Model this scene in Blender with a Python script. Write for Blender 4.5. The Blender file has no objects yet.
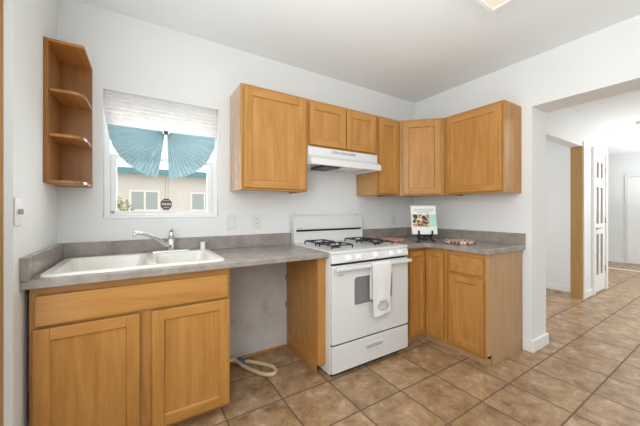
import bpy, bmesh, math, random
from mathutils import Vector, Matrix
random.seed(7)
R = math.radians
PI = math.pi
S = bpy.context.scene
COL = S.collection

# ------------------------------------------------------------------ camera, world, lights, exposure
cd = bpy.data.cameras.new('camera')
cam = bpy.data.objects.new('camera', cd)
COL.objects.link(cam)
cd.sensor_width = 36.0
cd.lens = 284.29 * 36.0 / 640.0
cd.shift_x = (320 - 323.4) / 640.0
cd.shift_y = (210.58 - 213.0) / 640.0
cd.clip_start = 0.02
cam.location = (-2.8234, -2.3367, 1.2142)
cam.rotation_euler = (R(90), 0, R(-32.573))
S.camera = cam

S.view_settings.view_transform = 'Standard'
S.view_settings.look = 'None'
S.view_settings.gamma = 1
S.view_settings.use_curve_mapping = False
S.view_settings.exposure = -0.21

wd = bpy.data.worlds.new('world')
S.world = wd
wd.use_nodes = True
bgn = wd.node_tree.nodes['Background']
bgn.inputs['Color'].default_value = (0.93, 0.97, 1.0, 1)
bgn.inputs['Strength'].default_value = 1.9


def area(name, loc, rot, sx, sy, power, color=(1, 1, 1), spread=180):
    l = bpy.data.lights.new(name, 'AREA')
    l.shape = 'RECTANGLE'
    l.size = sx
    l.size_y = sy
    l.energy = power
    l.color = color
    l.spread = R(spread)
    o = bpy.data.objects.new(name, l)
    o.location = loc
    o.rotation_euler = rot
    COL.objects.link(o)
    return o


# added fill lights, all unseen, plus daylight at the sink window and the ceiling lamp
area('fill_left_wall', (-3.24, -2.5, 1.7), (R(90), 0, R(-90)), 1.5, 1.2, 52, (0.93, 0.975, 1.0))  # added fill on the solid left wall, no window there
area('fill_left_doorway', (-3.25, -1.18, 1.3), (R(90), 0, R(-90)), 0.72, 1.4, 8, (0.94, 0.98, 1.0))  # added fill in front of the closed left doorway
area('bounce_fill_kitchen', (-2.15, -2.3, 0.75), (R(180), 0, 0), 2.0, 2.4, 25, (0.89, 0.965, 1.0), 140)  # unseen upward fill panel, bounces off the ceiling
area('lamp_glow', (-1.26, -1.70, 2.45), (0, 0, 0), 0.5, 0.5, 2, (1.0, 0.95, 0.88))
area('daylight_sink_window', (-2.677, 0.16, 1.5), (R(-90), 0, 0), 0.7, 0.8, 15, (0.95, 0.98, 1.0))
area('bounce_fill_next_room', (5.0, -2.6, 1.15), (R(180), 0, 0), 2.6, 2.2, 125, (0.91, 0.97, 1.0))  # added up-facing fill, not a fixture of the room
area('fill_next_room', (3.0, -2.4, 2.5), (0, 0, 0), 3.0, 1.6, 44, (0.93, 0.975, 1.0))  # added overhead fill, no lamp hangs there
area('fill_hall', (1.3, 0.9, 1.4), (R(-90), 0, 0), 1.4, 1.6, 23, (0.95, 0.98, 1.0))  # added fill inside the hall, no window behind it

# ------------------------------------------------------------------ materials
def new_mat(name):
    m = bpy.data.materials.new(name)
    m.use_nodes = True
    nt = m.node_tree
    return m, nt, nt.nodes['Principled BSDF']


def N(nt, t, **k):
    n = nt.nodes.new(t)
    for a, b in k.items():
        setattr(n, a, b)
    return n


def coords(nt, scale=(1, 1, 1), rnd=True):
    tc = N(nt, 'ShaderNodeTexCoord')
    mp = N(nt, 'ShaderNodeMapping')
    mp.inputs['Scale'].default_value = scale
    if rnd:
        oi = N(nt, 'ShaderNodeObjectInfo')
        cx = N(nt, 'ShaderNodeCombineXYZ')
        mu = N(nt, 'ShaderNodeMath', operation='MULTIPLY')
        mu.inputs[1].default_value = 37.0
        nt.links.new(oi.outputs['Random'], mu.inputs[0])
        for i in range(3):
            nt.links.new(mu.outputs[0], cx.inputs[i])
        ad = N(nt, 'ShaderNodeVectorMath', operation='ADD')
        nt.links.new(tc.outputs['Object'], ad.inputs[0])
        nt.links.new(cx.outputs[0], ad.inputs[1])
        nt.links.new(ad.outputs[0], mp.inputs['Vector'])
    else:
        nt.links.new(tc.outputs['Object'], mp.inputs['Vector'])
    return mp


def ramp(nt, stops):
    r = N(nt, 'ShaderNodeValToRGB')
    e = r.color_ramp.elements
    while len(e) < len(stops):
        e.new(0.5)
    for x, (p, c) in zip(e, stops):
        x.position = p
        x.color = (*c, 1)
    return r


def noise(nt, mp, scale, detail=4, rough=0.55, dist=0.0):
    n = N(nt, 'ShaderNodeTexNoise')
    n.inputs['Scale'].default_value = scale
    n.inputs['Detail'].default_value = detail
    n.inputs['Roughness'].default_value = rough
    n.inputs['Distortion'].default_value = dist
    nt.links.new(mp.outputs[0], n.inputs['Vector'])
    return n


def bump(nt, b, sock, strength=0.1, dist=0.002):
    bn = N(nt, 'ShaderNodeBump')
    bn.inputs['Strength'].default_value = strength
    bn.inputs['Distance'].default_value = dist
    nt.links.new(sock, bn.inputs['Height'])
    nt.links.new(bn.outputs[0], b.inputs['Normal'])


def simple(name, col, rough=0.5, metal=0.0, spec=0.5, emit=None):
    m, nt, b = new_mat(name)
    mp = coords(nt, rnd=False)
    n = noise(nt, mp, 35, 2)
    lo = tuple(c * 0.99 for c in col)
    hi = tuple(min(1, c * 1.01) for c in col)
    r = ramp(nt, [(0.3, lo), (0.7, hi)])
    nt.links.new(n.outputs['Fac'], r.inputs[0])
    nt.links.new(r.outputs[0], b.inputs['Base Color'])
    b.inputs['Roughness'].default_value = rough
    b.inputs['Metallic'].default_value = metal
    b.inputs['Specular IOR Level'].default_value = spec
    if emit:
        b.inputs['Emission Color'].default_value = (*emit[0], 1)
        b.inputs['Emission Strength'].default_value = emit[1]
    return m


def wood(name, axis, c0, c1, c2, rough=0.38, spec=0.45):
    m, nt, b = new_mat(name)
    sc = [9.0, 9.0, 9.0]
    sc['xyz'.index(axis)] = 0.9
    mp = coords(nt, tuple(sc))
    n1 = noise(nt, mp, 2.2, 6, 0.6, 0.6)
    r = ramp(nt, [(0.25, c0), (0.5, c1), (0.78, c2)])
    nt.links.new(n1.outputs['Fac'], r.inputs[0])
    mp2 = coords(nt, tuple(s * 6 if s > 5 else 3.0 for s in sc))
    n2 = noise(nt, mp2, 3.0, 3, 0.6)
    r2 = ramp(nt, [(0.3, (0.86, 0.86, 0.86)), (0.7, (1.06, 1.06, 1.06))])
    nt.links.new(n2.outputs['Fac'], r2.inputs[0])
    mx = N(nt, 'ShaderNodeMix', data_type='RGBA', blend_type='MULTIPLY')
    mx.inputs[0].default_value = 0.6
    nt.links.new(r.outputs[0], mx.inputs[6])
    nt.links.new(r2.outputs[0], mx.inputs[7])
    nt.links.new(mx.outputs[2], b.inputs['Base Color'])
    b.inputs['Roughness'].default_value = rough
    b.inputs['Specular IOR Level'].default_value = spec
    bump(nt, b, n2.outputs['Fac'], 0.06, 0.001)
    return m


W0, W1, W2 = (0.38, 0.168, 0.038), (0.48, 0.226, 0.054), (0.57, 0.295, 0.085)
M = {}
M['wood_v'] = wood('maple_vertical', 'z', W0, W1, W2)
M['wood_x'] = wood('maple_horizontal', 'x', W0, W1, W2)
M['wood_y'] = wood('maple_deep', 'y', W0, W1, W2)
M['veneer'] = wood('maple_veneer_side', 'z', W0, W1, W2, 0.12, 0.75)
M['veneer'].node_tree.nodes['Principled BSDF'].inputs['Coat Weight'].default_value = 0.8
M['veneer'].node_tree.nodes['Principled BSDF'].inputs['Coat Roughness'].default_value = 0.08
M['pale'] = wood('pale_maple', 'z', (0.43, 0.255, 0.125), (0.48, 0.29, 0.145), (0.53, 0.33, 0.17), 0.4)  # paler maple tone for the right end panel and toe kicks
WS = [(w_[0] * 0.66, w_[1] * 0.55, w_[2] * 0.45) for w_ in (W0, W1, W2)]  # maple tones made darker and redder for the shelf unit
M['shelf_v'] = wood('dark_shelf_vertical', 'z', *WS, 0.3, 0.5)
M['shelf_y'] = wood('dark_shelf_deep', 'y', *[tuple(c * 1.35 for c in w_) for w_ in WS], 0.22, 0.7)  # same tones, lighter and glossier, for the boards
M['jamb'] = wood('ochre_jamb', 'z', (0.36, 0.20, 0.07), (0.42, 0.24, 0.085), (0.48, 0.28, 0.10), 0.5)
M['dark_gap'] = simple('gap_shade_and_stems', (0.09, 0.05, 0.03), 0.9)

def plaster(name, c, b_s=0.08):
    m, nt, b = new_mat(name)
    mp = coords(nt, rnd=False)
    n = noise(nt, mp, 1.6, 3)
    r = ramp(nt, [(0.3, tuple(x * 0.975 for x in c)), (0.7, c)])
    nt.links.new(n.outputs['Fac'], r.inputs[0])
    nt.links.new(r.outputs[0], b.inputs['Base Color'])
    b.inputs['Roughness'].default_value = 0.75
    b.inputs['Specular IOR Level'].default_value = 0.25
    n2 = noise(nt, mp, 70, 3)
    bump(nt, b, n2.outputs['Fac'], b_s, 0.002)
    return m


M['wall'] = plaster('white_wall_paint', (0.81, 0.815, 0.805))
M['ceil'] = plaster('ceiling_paint', (0.85, 0.875, 0.88), 0.15)
M['trim'] = simple('white_trim_paint', (0.84, 0.835, 0.825), 0.45)
M['white'] = simple('white_enamel', (0.72, 0.72, 0.715), 0.22)
M['white_matte'] = simple('white_plastic', (0.78, 0.775, 0.76), 0.4)
M['sink'] = simple('sink_enamel', (0.83, 0.80, 0.735), 0.15)
M['black'] = simple('black_cast_iron', (0.012, 0.012, 0.013), 0.45)
M['slot'] = simple('black_slot', (0.01, 0.01, 0.01), 0.8)
M['chrome'] = simple('chrome', (0.72, 0.72, 0.72), 0.16, 1.0)
M['dull_metal'] = simple('brushed_metal', (0.42, 0.41, 0.40), 0.35, 1.0)
M['filter'] = simple('grease_filter', (0.10, 0.095, 0.09), 0.55, 0.3)
M['oven_glass'] = simple('oven_window_glass', (0.22, 0.215, 0.21), 0.12)
M['grey'] = simple('grey_print', (0.33, 0.33, 0.33), 0.6)
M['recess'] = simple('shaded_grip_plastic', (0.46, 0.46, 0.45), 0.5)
M['plate'] = simple('outlet_plate', (0.74, 0.73, 0.71), 0.4)
M['towel'] = simple('white_cotton', (0.80, 0.79, 0.77), 0.95)
M['thread'] = simple('grey_thread', (0.33, 0.33, 0.34), 0.9)
M['hose'] = simple('cream_hose_plastic', (0.66, 0.53, 0.32), 0.5)
M['blue'] = simple('blue_tape', (0.05, 0.13, 0.24), 0.6)
M['mint'] = simple('mint_print', (0.42, 0.68, 0.60), 0.5)
M['paper'] = simple('book_cover_white', (0.80, 0.80, 0.76), 0.4)
M['stucco'] = plaster('beige_stucco', (0.78, 0.71, 0.63), 0.3)
M['house_trim'] = simple('cream_window_trim', (0.88, 0.83, 0.76), 0.6)
M['teal'] = simple('teal_fascia_paint', (0.11, 0.28, 0.30), 0.6)
M['pane_far'] = simple('house_window_pane', (0.42, 0.46, 0.43), 0.4)
M['leaf'] = simple('shrub_leaf', (0.30, 0.36, 0.13), 0.7)
M['plaque'] = simple('dark_plaque', (0.09, 0.075, 0.085), 0.5)
M['gap_wall'] = None
M['brown_glass'] = simple('brown_panel_glass', (0.20, 0.135, 0.08), 0.3)
M['lens'] = simple('lamp_lens', (0.85, 0.78, 0.66), 0.5, emit=((1.0, 0.84, 0.64), 0.16))


def mk_laminate():
    m, nt, b = new_mat('grey_laminate')
    mp = coords(nt, rnd=False)
    n = noise(nt, mp, 9, 7, 0.7, 0.4)
    r = ramp(nt, [(0.3, (0.225, 0.193, 0.168)), (0.5, (0.315, 0.277, 0.247)), (0.72, (0.41, 0.365, 0.33))])
    nt.links.new(n.outputs['Fac'], r.inputs[0])
    nt.links.new(r.outputs[0], b.inputs['Base Color'])
    b.inputs['Roughness'].default_value = 0.24
    return m


M['lam'] = mk_laminate()


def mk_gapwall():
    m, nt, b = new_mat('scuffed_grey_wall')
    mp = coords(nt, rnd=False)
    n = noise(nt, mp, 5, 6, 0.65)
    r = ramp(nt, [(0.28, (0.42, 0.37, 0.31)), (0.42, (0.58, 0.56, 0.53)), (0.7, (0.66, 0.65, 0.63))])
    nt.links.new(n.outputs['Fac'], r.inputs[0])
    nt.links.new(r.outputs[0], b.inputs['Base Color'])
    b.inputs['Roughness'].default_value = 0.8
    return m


M['gap_wall'] = mk_gapwall()


def mk_tile():
    m, nt, b = new_mat('terracotta_tile_floor')
    tc = N(nt, 'ShaderNodeTexCoord')
    sp = N(nt, 'ShaderNodeSeparateXYZ')
    nt.links.new(tc.outputs['Object'], sp.inputs[0])
    P = 0.3525

    def axis(out, off):
        a = N(nt, 'ShaderNodeMath', operation='SUBTRACT')
        a.inputs[1].default_value = off
        nt.links.new(out, a.inputs[0])
        d = N(nt, 'ShaderNodeMath', operation='DIVIDE')
        d.inputs[1].default_value = P
        nt.links.new(a.outputs[0], d.inputs[0])
        fl = N(nt, 'ShaderNodeMath', operation='FLOOR')
        nt.links.new(d.outputs[0], fl.inputs[0])
        fr = N(nt, 'ShaderNodeMath', operation='FRACT')
        nt.links.new(d.outputs[0], fr.inputs[0])
        s = N(nt, 'ShaderNodeMath', operation='SUBTRACT')
        s.inputs[1].default_value = 0.5
        nt.links.new(fr.outputs[0], s.inputs[0])
        ab = N(nt, 'ShaderNodeMath', operation='ABSOLUTE')
        nt.links.new(s.outputs[0], ab.inputs[0])
        return fl, ab
    fx, ax = axis(sp.outputs[0], 0.058)
    fy, ay = axis(sp.outputs[1], -1.356)
    mxm = N(nt, 'ShaderNodeMath', operation='MAXIMUM')
    nt.links.new(ax.outputs[0], mxm.inputs[0])
    nt.links.new(ay.outputs[0], mxm.inputs[1])
    g = N(nt, 'ShaderNodeMapRange')
    g.inputs['From Min'].default_value = 0.5 - 0.0065 / P
    g.inputs['From Max'].default_value = 0.5 - 0.0035 / P
    nt.links.new(mxm.outputs[0], g.inputs['Value'])
    cell = N(nt, 'ShaderNodeCombineXYZ')
    nt.links.new(fx.outputs[0], cell.inputs[0])
    nt.links.new(fy.outputs[0], cell.inputs[1])
    wn = N(nt, 'ShaderNodeTexWhiteNoise', noise_dimensions='3D')
    nt.links.new(cell.outputs[0], wn.inputs['Vector'])
    sc = N(nt, 'ShaderNodeVectorMath', operation='SCALE')
    sc.inputs['Scale'].default_value = 9.0
    nt.links.new(wn.outputs['Color'], sc.inputs[0])
    ad = N(nt, 'ShaderNodeVectorMath', operation='ADD')
    nt.links.new(tc.outputs['Object'], ad.inputs[0])
    nt.links.new(sc.outputs[0], ad.inputs[1])
    n1 = noise(nt, ad, 10.0, 9, 0.74, 0.15)
    r1 = ramp(nt, [(0.33, (0.19, 0.105, 0.050)), (0.44, (0.325, 0.20, 0.105)), (0.55, (0.42, 0.275, 0.158)), (0.67, (0.57, 0.44, 0.31))])
    nt.links.new(n1.outputs['Fac'], r1.inputs[0])
    n3 = noise(nt, ad, 2.3, 3, 0.5)
    r3 = ramp(nt, [(0.35, (0.86, 0.84, 0.83)), (0.65, (1.08, 1.06, 1.04))])
    nt.links.new(n3.outputs['Fac'], r3.inputs[0])
    mx = N(nt, 'ShaderNodeMix', data_type='RGBA', blend_type='MULTIPLY')
    mx.inputs[0].default_value = 1.0
    nt.links.new(r1.outputs[0], mx.inputs[6])
    nt.links.new(r3.outputs[0], mx.inputs[7])
    bri = N(nt, 'ShaderNodeMapRange')
    bri.inputs['To Min'].default_value = 0.93
    bri.inputs['To Max'].default_value = 1.07
    nt.links.new(wn.outputs['Value'], bri.inputs['Value'])
    mv = N(nt, 'ShaderNodeVectorMath', operation='SCALE')
    nt.links.new(mx.outputs[2], mv.inputs[0])
    nt.links.new(bri.outputs[0], mv.inputs['Scale'])
    mg = N(nt, 'ShaderNodeMix', data_type='RGBA')
    nt.links.new(g.outputs[0], mg.inputs[0])
    nt.links.new(mv.outputs[0], mg.inputs[6])
    mg.inputs[7].default_value = (0.15, 0.096, 0.060, 1)
    nt.links.new(mg.outputs[2], b.inputs['Base Color'])
    rr = N(nt, 'ShaderNodeMapRange')
    rr.inputs['To Min'].default_value = 0.36
    rr.inputs['To Max'].default_value = 0.8
    nt.links.new(g.outputs[0], rr.inputs['Value'])
    nt.links.new(rr.outputs[0], b.inputs['Roughness'])
    hs = N(nt, 'ShaderNodeMath', operation='SUBTRACT')
    nt.links.new(n1.outputs['Fac'], hs.inputs[0])
    nt.links.new(g.outputs[0], hs.inputs[1])
    bump(nt, b, hs.outputs[0], 0.25, 0.003)
    return m


M['tile'] = mk_tile()


def mk_glass():
    m = bpy.data.materials.new('window_glass')
    m.use_nodes = True
    nt = m.node_tree
    nt.nodes.clear()
    out = N(nt, 'ShaderNodeOutputMaterial')
    tr = N(nt, 'ShaderNodeBsdfTransparent')
    gl = N(nt, 'ShaderNodeBsdfGlossy')
    gl.inputs['Roughness'].default_value = 0.02
    fr = N(nt, 'ShaderNodeFresnel')
    fr.inputs['IOR'].default_value = 1.3
    mx = N(nt, 'ShaderNodeMixShader')
    nt.links.new(fr.outputs[0], mx.inputs[0])
    nt.links.new(tr.outputs[0], mx.inputs[1])
    nt.links.new(gl.outputs[0], mx.inputs[2])
    nt.links.new(mx.outputs[0], out.inputs[0])
    return m


M['glass'] = mk_glass()


def mk_shade(name, c, trans):
    m = bpy.data.materials.new(name)
    m.use_nodes = True
    nt = m.node_tree
    nt.nodes.clear()
    out = N(nt, 'ShaderNodeOutputMaterial')
    mp = coords(nt, rnd=False)
    n = noise(nt, mp, 20, 2)
    r = ramp(nt, [(0.3, tuple(x * 0.95 for x in c)), (0.7, c)])
    nt.links.new(n.outputs['Fac'], r.inputs[0])
    d = N(nt, 'ShaderNodeBsdfDiffuse')
    t = N(nt, 'ShaderNodeBsdfTranslucent')
    nt.links.new(r.outputs[0], d.inputs[0])
    nt.links.new(r.outputs[0], t.inputs[0])
    mx = N(nt, 'ShaderNodeMixShader')
    mx.inputs[0].default_value = trans
    nt.links.new(d.outputs[0], mx.inputs[1])
    nt.links.new(t.outputs[0], mx.inputs[2])
    nt.links.new(mx.outputs[0], out.inputs[0])
    return m


M['shade'] = mk_shade('white_pleated_paper', (0.90, 0.89, 0.88), 0.32)
M['fan'] = mk_shade('teal_pleated_paper', (0.70, 0.84, 0.87), 0.22)


def mk_photo():
    m, nt, b = new_mat('cover_photo_print')
    mp = coords(nt, (1, 1, 1), False)
    v = N(nt, 'ShaderNodeTexVoronoi')
    v.inputs['Scale'].default_value = 52
    nt.links.new(mp.outputs[0], v.inputs['Vector'])
    sp = N(nt, 'ShaderNodeSeparateColor')
    nt.links.new(v.outputs['Color'], sp.inputs[0])
    r = ramp(nt, [(0.0, (0.03, 0.02, 0.015)), (0.32, (0.14, 0.075, 0.045)), (0.52, (0.50, 0.31, 0.12)), (0.68, (0.50, 0.26, 0.20)), (0.84, (0.68, 0.58, 0.44))])
    r.color_ramp.interpolation = 'CONSTANT'
    nt.links.new(sp.outputs[0], r.inputs[0])
    nt.links.new(r.outputs[0], b.inputs['Base Color'])
    b.inputs['Roughness'].default_value = 0.4
    return m


M['photo'] = mk_photo()


def mk_woven(name, ca, cb, k):
    m, nt, b = new_mat(name)
    tc = N(nt, 'ShaderNodeTexCoord')
    ck = N(nt, 'ShaderNodeTexChecker')
    ck.inputs['Scale'].default_value = k
    ck.inputs['Color1'].default_value = (*ca, 1)
    ck.inputs['Color2'].default_value = (*cb, 1)
    mp = N(nt, 'ShaderNodeMapping')
    mp.inputs['Rotation'].default_value = (0, 0, 0.5)
    mp.inputs['Location'].default_value = (0.011, 0.007, 0.5)
    nt.links.new(tc.outputs['Object'], mp.inputs[0])
    nt.links.new(mp.outputs[0], ck.inputs['Vector'])
    nt.links.new(ck.outputs['Color'], b.inputs['Base Color'])
    b.inputs['Roughness'].default_value = 0.9
    return m


M['woven'] = mk_woven('red_and_white_weave', (0.30, 0.075, 0.055), (0.74, 0.66, 0.58), 42)
M['woven2'] = mk_woven('rust_weave', (0.46, 0.20, 0.13), (0.55, 0.32, 0.24), 42)

# ------------------------------------------------------------------ mesh helpers
class MB:
    def __init__(s):
        s.bm = bmesh.new()
        s.mats = []

    def mi(s, mat):
        if mat not in s.mats:
            s.mats.append(mat)
        return s.mats.index(mat)

    def box(s, x0, x1, y0, y1, z0, z1, mat, bev=0.0, seg=2):
        g = bmesh.ops.create_cube(s.bm, size=1)
        vs = g['verts']
        x0, x1 = min(x0, x1), max(x0, x1)
        y0, y1 = min(y0, y1), max(y0, y1)
        z0, z1 = min(z0, z1), max(z0, z1)
        for v in vs:
            v.co = ((x0 + x1) / 2 + v.co.x * (x1 - x0), (y0 + y1) / 2 + v.co.y * (y1 - y0), (z0 + z1) / 2 + v.co.z * (z1 - z0))
        fs = {f for v in vs for f in v.link_faces}
        i = s.mi(mat)
        for f in fs:
            f.material_index = i
        if bev > 0:
            es = list({e for v in vs for e in v.link_edges})
            r = bmesh.ops.bevel(s.bm, geom=es, offset=bev, segments=seg, profile=0.5, affect='EDGES')
            for f in r['faces']:
                f.material_index = i
        return s

    def prism(s, pts, axis, a0, a1, mat, bev=0.0):
        """extrude a 2D outline along an axis: x -> pts are (y,z), y -> (x,z), z -> (x,y)"""
        def P(p, a):
            return {'x': (a, p[0], p[1]), 'y': (p[0], a, p[1]), 'z': (p[0], p[1], a)}[axis]
        A = [s.bm.verts.new(P(p, a0)) for p in pts]
        B = [s.bm.verts.new(P(p, a1)) for p in pts]
        n = len(pts)
        fs = [s.bm.faces.new(A), s.bm.faces.new(B[::-1])]
        for k in range(n):
            fs.append(s.bm.faces.new([A[k], B[k], B[(k + 1) % n], A[(k + 1) % n]]))
        i = s.mi(mat)
        for f in fs:
            f.material_index = i
        bmesh.ops.recalc_face_normals(s.bm, faces=fs)
        if bev > 0:
            es = list({e for f in fs for e in f.edges})
            r = bmesh.ops.bevel(s.bm, geom=es, offset=bev, segments=2, profile=0.5, affect='EDGES')
            for f in r['faces']:
                f.material_index = i
        return s

    def tube(s, pts, rad, mat, n=10, closed=False, smooth=True):
        pts = [Vector(p) for p in pts]
        rads = rad if isinstance(rad, (list, tuple)) else [rad] * len(pts)
        rings = []
        L = len(pts)
        prev = None
        for k in range(L):
            if closed:
                d = pts[(k + 1) % L] - pts[k - 1]
            else:
                d = pts[min(k + 1, L - 1)] - pts[max(k - 1, 0)]
            d.normalize()
            if prev is None:
                up = Vector((0, 0, 1)) if abs(d.z) < 0.9 else Vector((1, 0, 0))
                u = d.cross(up).normalized()
            else:
                u = (prev - d * prev.dot(d)).normalized()
            prev = u
            w = d.cross(u)
            rings.append([s.bm.verts.new(pts[k] + (u * math.cos(2 * PI * j / n) + w * math.sin(2 * PI * j / n)) * rads[k]) for j in range(n)])
        i = s.mi(mat)
        fs = []
        for k in range(L if closed else L - 1):
            a, b = rings[k], rings[(k + 1) % L]
            for j in range(n):
                fs.append(s.bm.faces.new([a[j], a[(j + 1) % n], b[(j + 1) % n], b[j]]))
        if not closed:
            fs.append(s.bm.faces.new(rings[0][::-1]))
            fs.append(s.bm.faces.new(rings[-1]))
        for f in fs:
            f.material_index = i
            f.smooth = smooth
        bmesh.ops.recalc_face_normals(s.bm, faces=fs)
        return s

    def lathe(s, c, prof, mat, n=24, M4=None):
        """prof: list of (r,z), revolved about +z at c, then turned by M4 about c"""
        i = s.mi(mat)
        rings = []
        for r, z in prof:
            ring = []
            for j in range(n):
                p = Vector((r * math.cos(2 * PI * j / n), r * math.sin(2 * PI * j / n), z))
                if M4:
                    p = M4 @ p
                ring.append(s.bm.verts.new(Vector(c) + p))
            rings.append(ring)
        fs = []
        for a, b in zip(rings, rings[1:]):
            for j in range(n):
                fs.append(s.bm.faces.new([a[j], a[(j + 1) % n], b[(j + 1) % n], b[j]]))
        fs.append(s.bm.faces.new(rings[0][::-1]))
        fs.append(s.bm.faces.new(rings[-1]))
        for f in fs:
            f.material_index = i
            f.smooth = len(f.verts) == 4
        bmesh.ops.recalc_face_normals(s.bm, faces=fs)
        return s

    def quad(s, ps, mat):
        f = s.bm.faces.new([s.bm.verts.new(p) for p in ps])
        f.material_index = s.mi(mat)
        return f

    def build(s, name, parent=None, off=None):
        if parent is not None and off is None:
            off = parent.get('_w')
        if off is not None:
            bmesh.ops.translate(s.bm, verts=s.bm.verts, vec=-Vector(off))
        me = bpy.data.meshes.new(name)
        s.bm.to_mesh(me)
        s.bm.free()
        for m in s.mats:
            me.materials.append(m)
        o = bpy.data.objects.new(name, me)
        COL.objects.link(o)
        if parent is not None:
            o.parent = parent
        return o


def tag(o, label=None, cat=None, group=None, kind=None):
    if label:
        o['label'] = label
    if cat:
        o['category'] = cat
    if group:
        o['group'] = group
    if kind:
        o['kind'] = kind
    return o


def empty(name, loc=(0, 0, 0), rz=0.0, label=None, cat=None, group=None, world=False):
    """world=True: the parts are given in world coordinates and shifted to the Empty"""
    o = bpy.data.objects.new(name, None)
    o.empty_display_size = 0.1
    o.location = loc
    o.rotation_euler = (0, 0, rz)
    COL.objects.link(o)
    if world:
        o['_w'] = list(loc)
    return tag(o, label, cat, group)


def struct(mb, name, parent=None):
    o = mb.build(name, parent)
    o['kind'] = 'structure'
    return o


# ------------------------------------------------------------------ the setting
H = 2.533
LW = -3.258
WX0, WX1, WZ0, WZ1 = -3.037, -2.315, 1.160, 2.010

b = MB()
b.box(-3.6, 7.0, -4.6, 1.4, -0.12, 0.0, M['tile'])
struct(b, 'floor')
b = MB()
b.box(-3.6, 7.0, -4.6, 1.4, H, H + 0.12, M['ceil'])
struct(b, 'ceiling')

b = MB()
b.box(-3.40, WX0, 0, 0.14, 0, H, M['wall'])
b.box(WX1, 0.0, 0, 0.14, 0, H, M['wall'])
b.box(WX0, WX1, 0, 0.14, 0, WZ0, M['wall'])
b.box(WX0, WX1, 0, 0.14, WZ1, H, M['wall'])
struct(b, 'wall_back')

b = MB()
b.box(-3.40, LW, -0.708, 0, 0, H, M['wall'])
b.box(-3.40, LW, -1.60, -0.708, 2.06, H, M['wall'])
b.box(-3.40, LW, -4.3, -1.60, 0, H, M['wall'])
struct(b, 'wall_left')
b = MB()
b.box(-3.40, -3.284, -0.711, -0.7075, 0, 2.06, M['jamb'], 0.002)
b.box(-3.40, -3.298, -1.60, -1.578, 0, 2.06, M['jamb'], 0.002)
struct(b, 'trim_1')
b = MB()
b.box(-3.395, -3.36, -1.575, -0.733, 0.008, 2.055, M['trim'], 0.003)  # unseen leaf added to keep sky light out of the doorway
struct(b, 'door_light_stop')

OPY, OPZ, RT = -1.244, 2.109, 0.285
b = MB()
b.box(0, RT, OPY, 0.14, 0, H, M['wall'])
b.box(0, RT, -3.5, OPY, OPZ, H, M['wall'])
b.box(0, RT, -4.3, -3.5, 0, H, M['wall'])
struct(b, 'wall_right')

b = MB()
b.box(-3.40, -2.2, -4.32, -4.18, 0, H, M['wall'])
b.box(-1.0, RT, -4.32, -4.18, 0, H, M['wall'])
b.box(-2.2, -1.0, -4.32, -4.18, 0, 1.0, M['wall'])
b.box(-2.2, -1.0, -4.32, -4.18, 2.1, H, M['wall'])
struct(b, 'wall_front')


def baseb(mb, x0, x1, y0, y1, h=0.095):
    mb.box(x0, x1, y0, y1, 0, h, M['trim'], 0.004)


b = MB()
baseb(b, -0.020, RT + 0.016, OPY - 0.018, OPY + 0.0, 0.10)
baseb(b, -0.020, 0.0, OPY + 0.0, -1.178, 0.10)
baseb(b, RT, RT + 0.014, OPY, -0.6)
struct(b, 'baseboard_right')

# next room and hall seen through the opening
HY0, HY1 = -0.965, -0.845
b = MB()
b.box(RT, 0.55, HY0, HY1, 0, H, M['wall'])
b.box(0.55, 2.27, HY0, HY1, 2.095, H, M['wall'])
b.box(2.27, 2.71, HY0, HY1, 0, H, M['wall'])
b.box(2.71, 3.215, HY0, HY1, 2.05, H, M['wall'])
b.box(3.215, 3.37, HY0, HY1, 0, H, M['wall'])
struct(b, 'wall_side')
b = MB()
b.box(2.52, 2.64, HY1, 1.3, 0, H, M['wall'])
b.box(RT, 2.52, 1.18, 1.3, 0, H, M['wall'])
struct(b, 'wall_hall')
b = MB()
baseb(b, 2.506, 2.52, HY1, 1.1)
struct(b, 'baseboard_hall')
b = MB()
b.box(6.6, 6.72, -4.5, 1.3, 0, H, M['wall'])
struct(b, 'wall_far')
b = MB()
baseb(b, 6.586, 6.6, -0.545, 1.2, 0.10)
struct(b, 'baseboard_far')
b = MB()
b.box(3.25, 3.37, HY1, 1.3, 0, H, M['wall'])
b.box(3.37, 6.6, 1.18, 1.3, 0, H, M['wall'])
struct(b, 'wall_alcove')
b = MB()
b.box(RT, 2.2, -4.6, -4.48, 0, H, M['wall'])
b.box(4.2, 6.72, -4.6, -4.48, 0, H, M['wall'])
b.box(2.2, 4.2, -4.6, -4.48, 0, 1.0, M['wall'])
b.box(2.2, 4.2, -4.6, -4.48, 2.1, H, M['wall'])
struct(b, 'wall_near')
b = MB()
b.box(2.245, 2.27, HY0 - 0.004, HY1 + 0.004, 0, 2.095, M['jamb'], 0.002)
b.box(0.55, 0.575, HY0 - 0.004, HY1 + 0.004, 0, 2.095, M['jamb'], 0.002)
struct(b, 'trim_2')
b = MB()
b.box(2.274, 2.345, HY0 - 0.018, HY0, 0, 2.165, M['trim'], 0.003)
b.box(2.635, 2.708, HY0 - 0.03, HY0, 0, 2.13, M['trim'], 0.004)
b.box(3.217, 3.29, HY0 - 0.03, HY0, 0, 2.13, M['trim'], 0.004)
b.box(2.708, 3.217, HY0 - 0.022, HY0, 2.052, 2.115, M['trim'], 0.003)
struct(b, 'trim_3')
b = MB()
baseb(b, 2.347, 2.633, HY0 - 0.014, HY0)
struct(b, 'baseboard_side')
b = MB()
b.box(5.47, 5.54, -4.4, 1.1, 0.0, 0.010, M['trim'], 0.003)
struct(b, 'trim_4')

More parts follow.
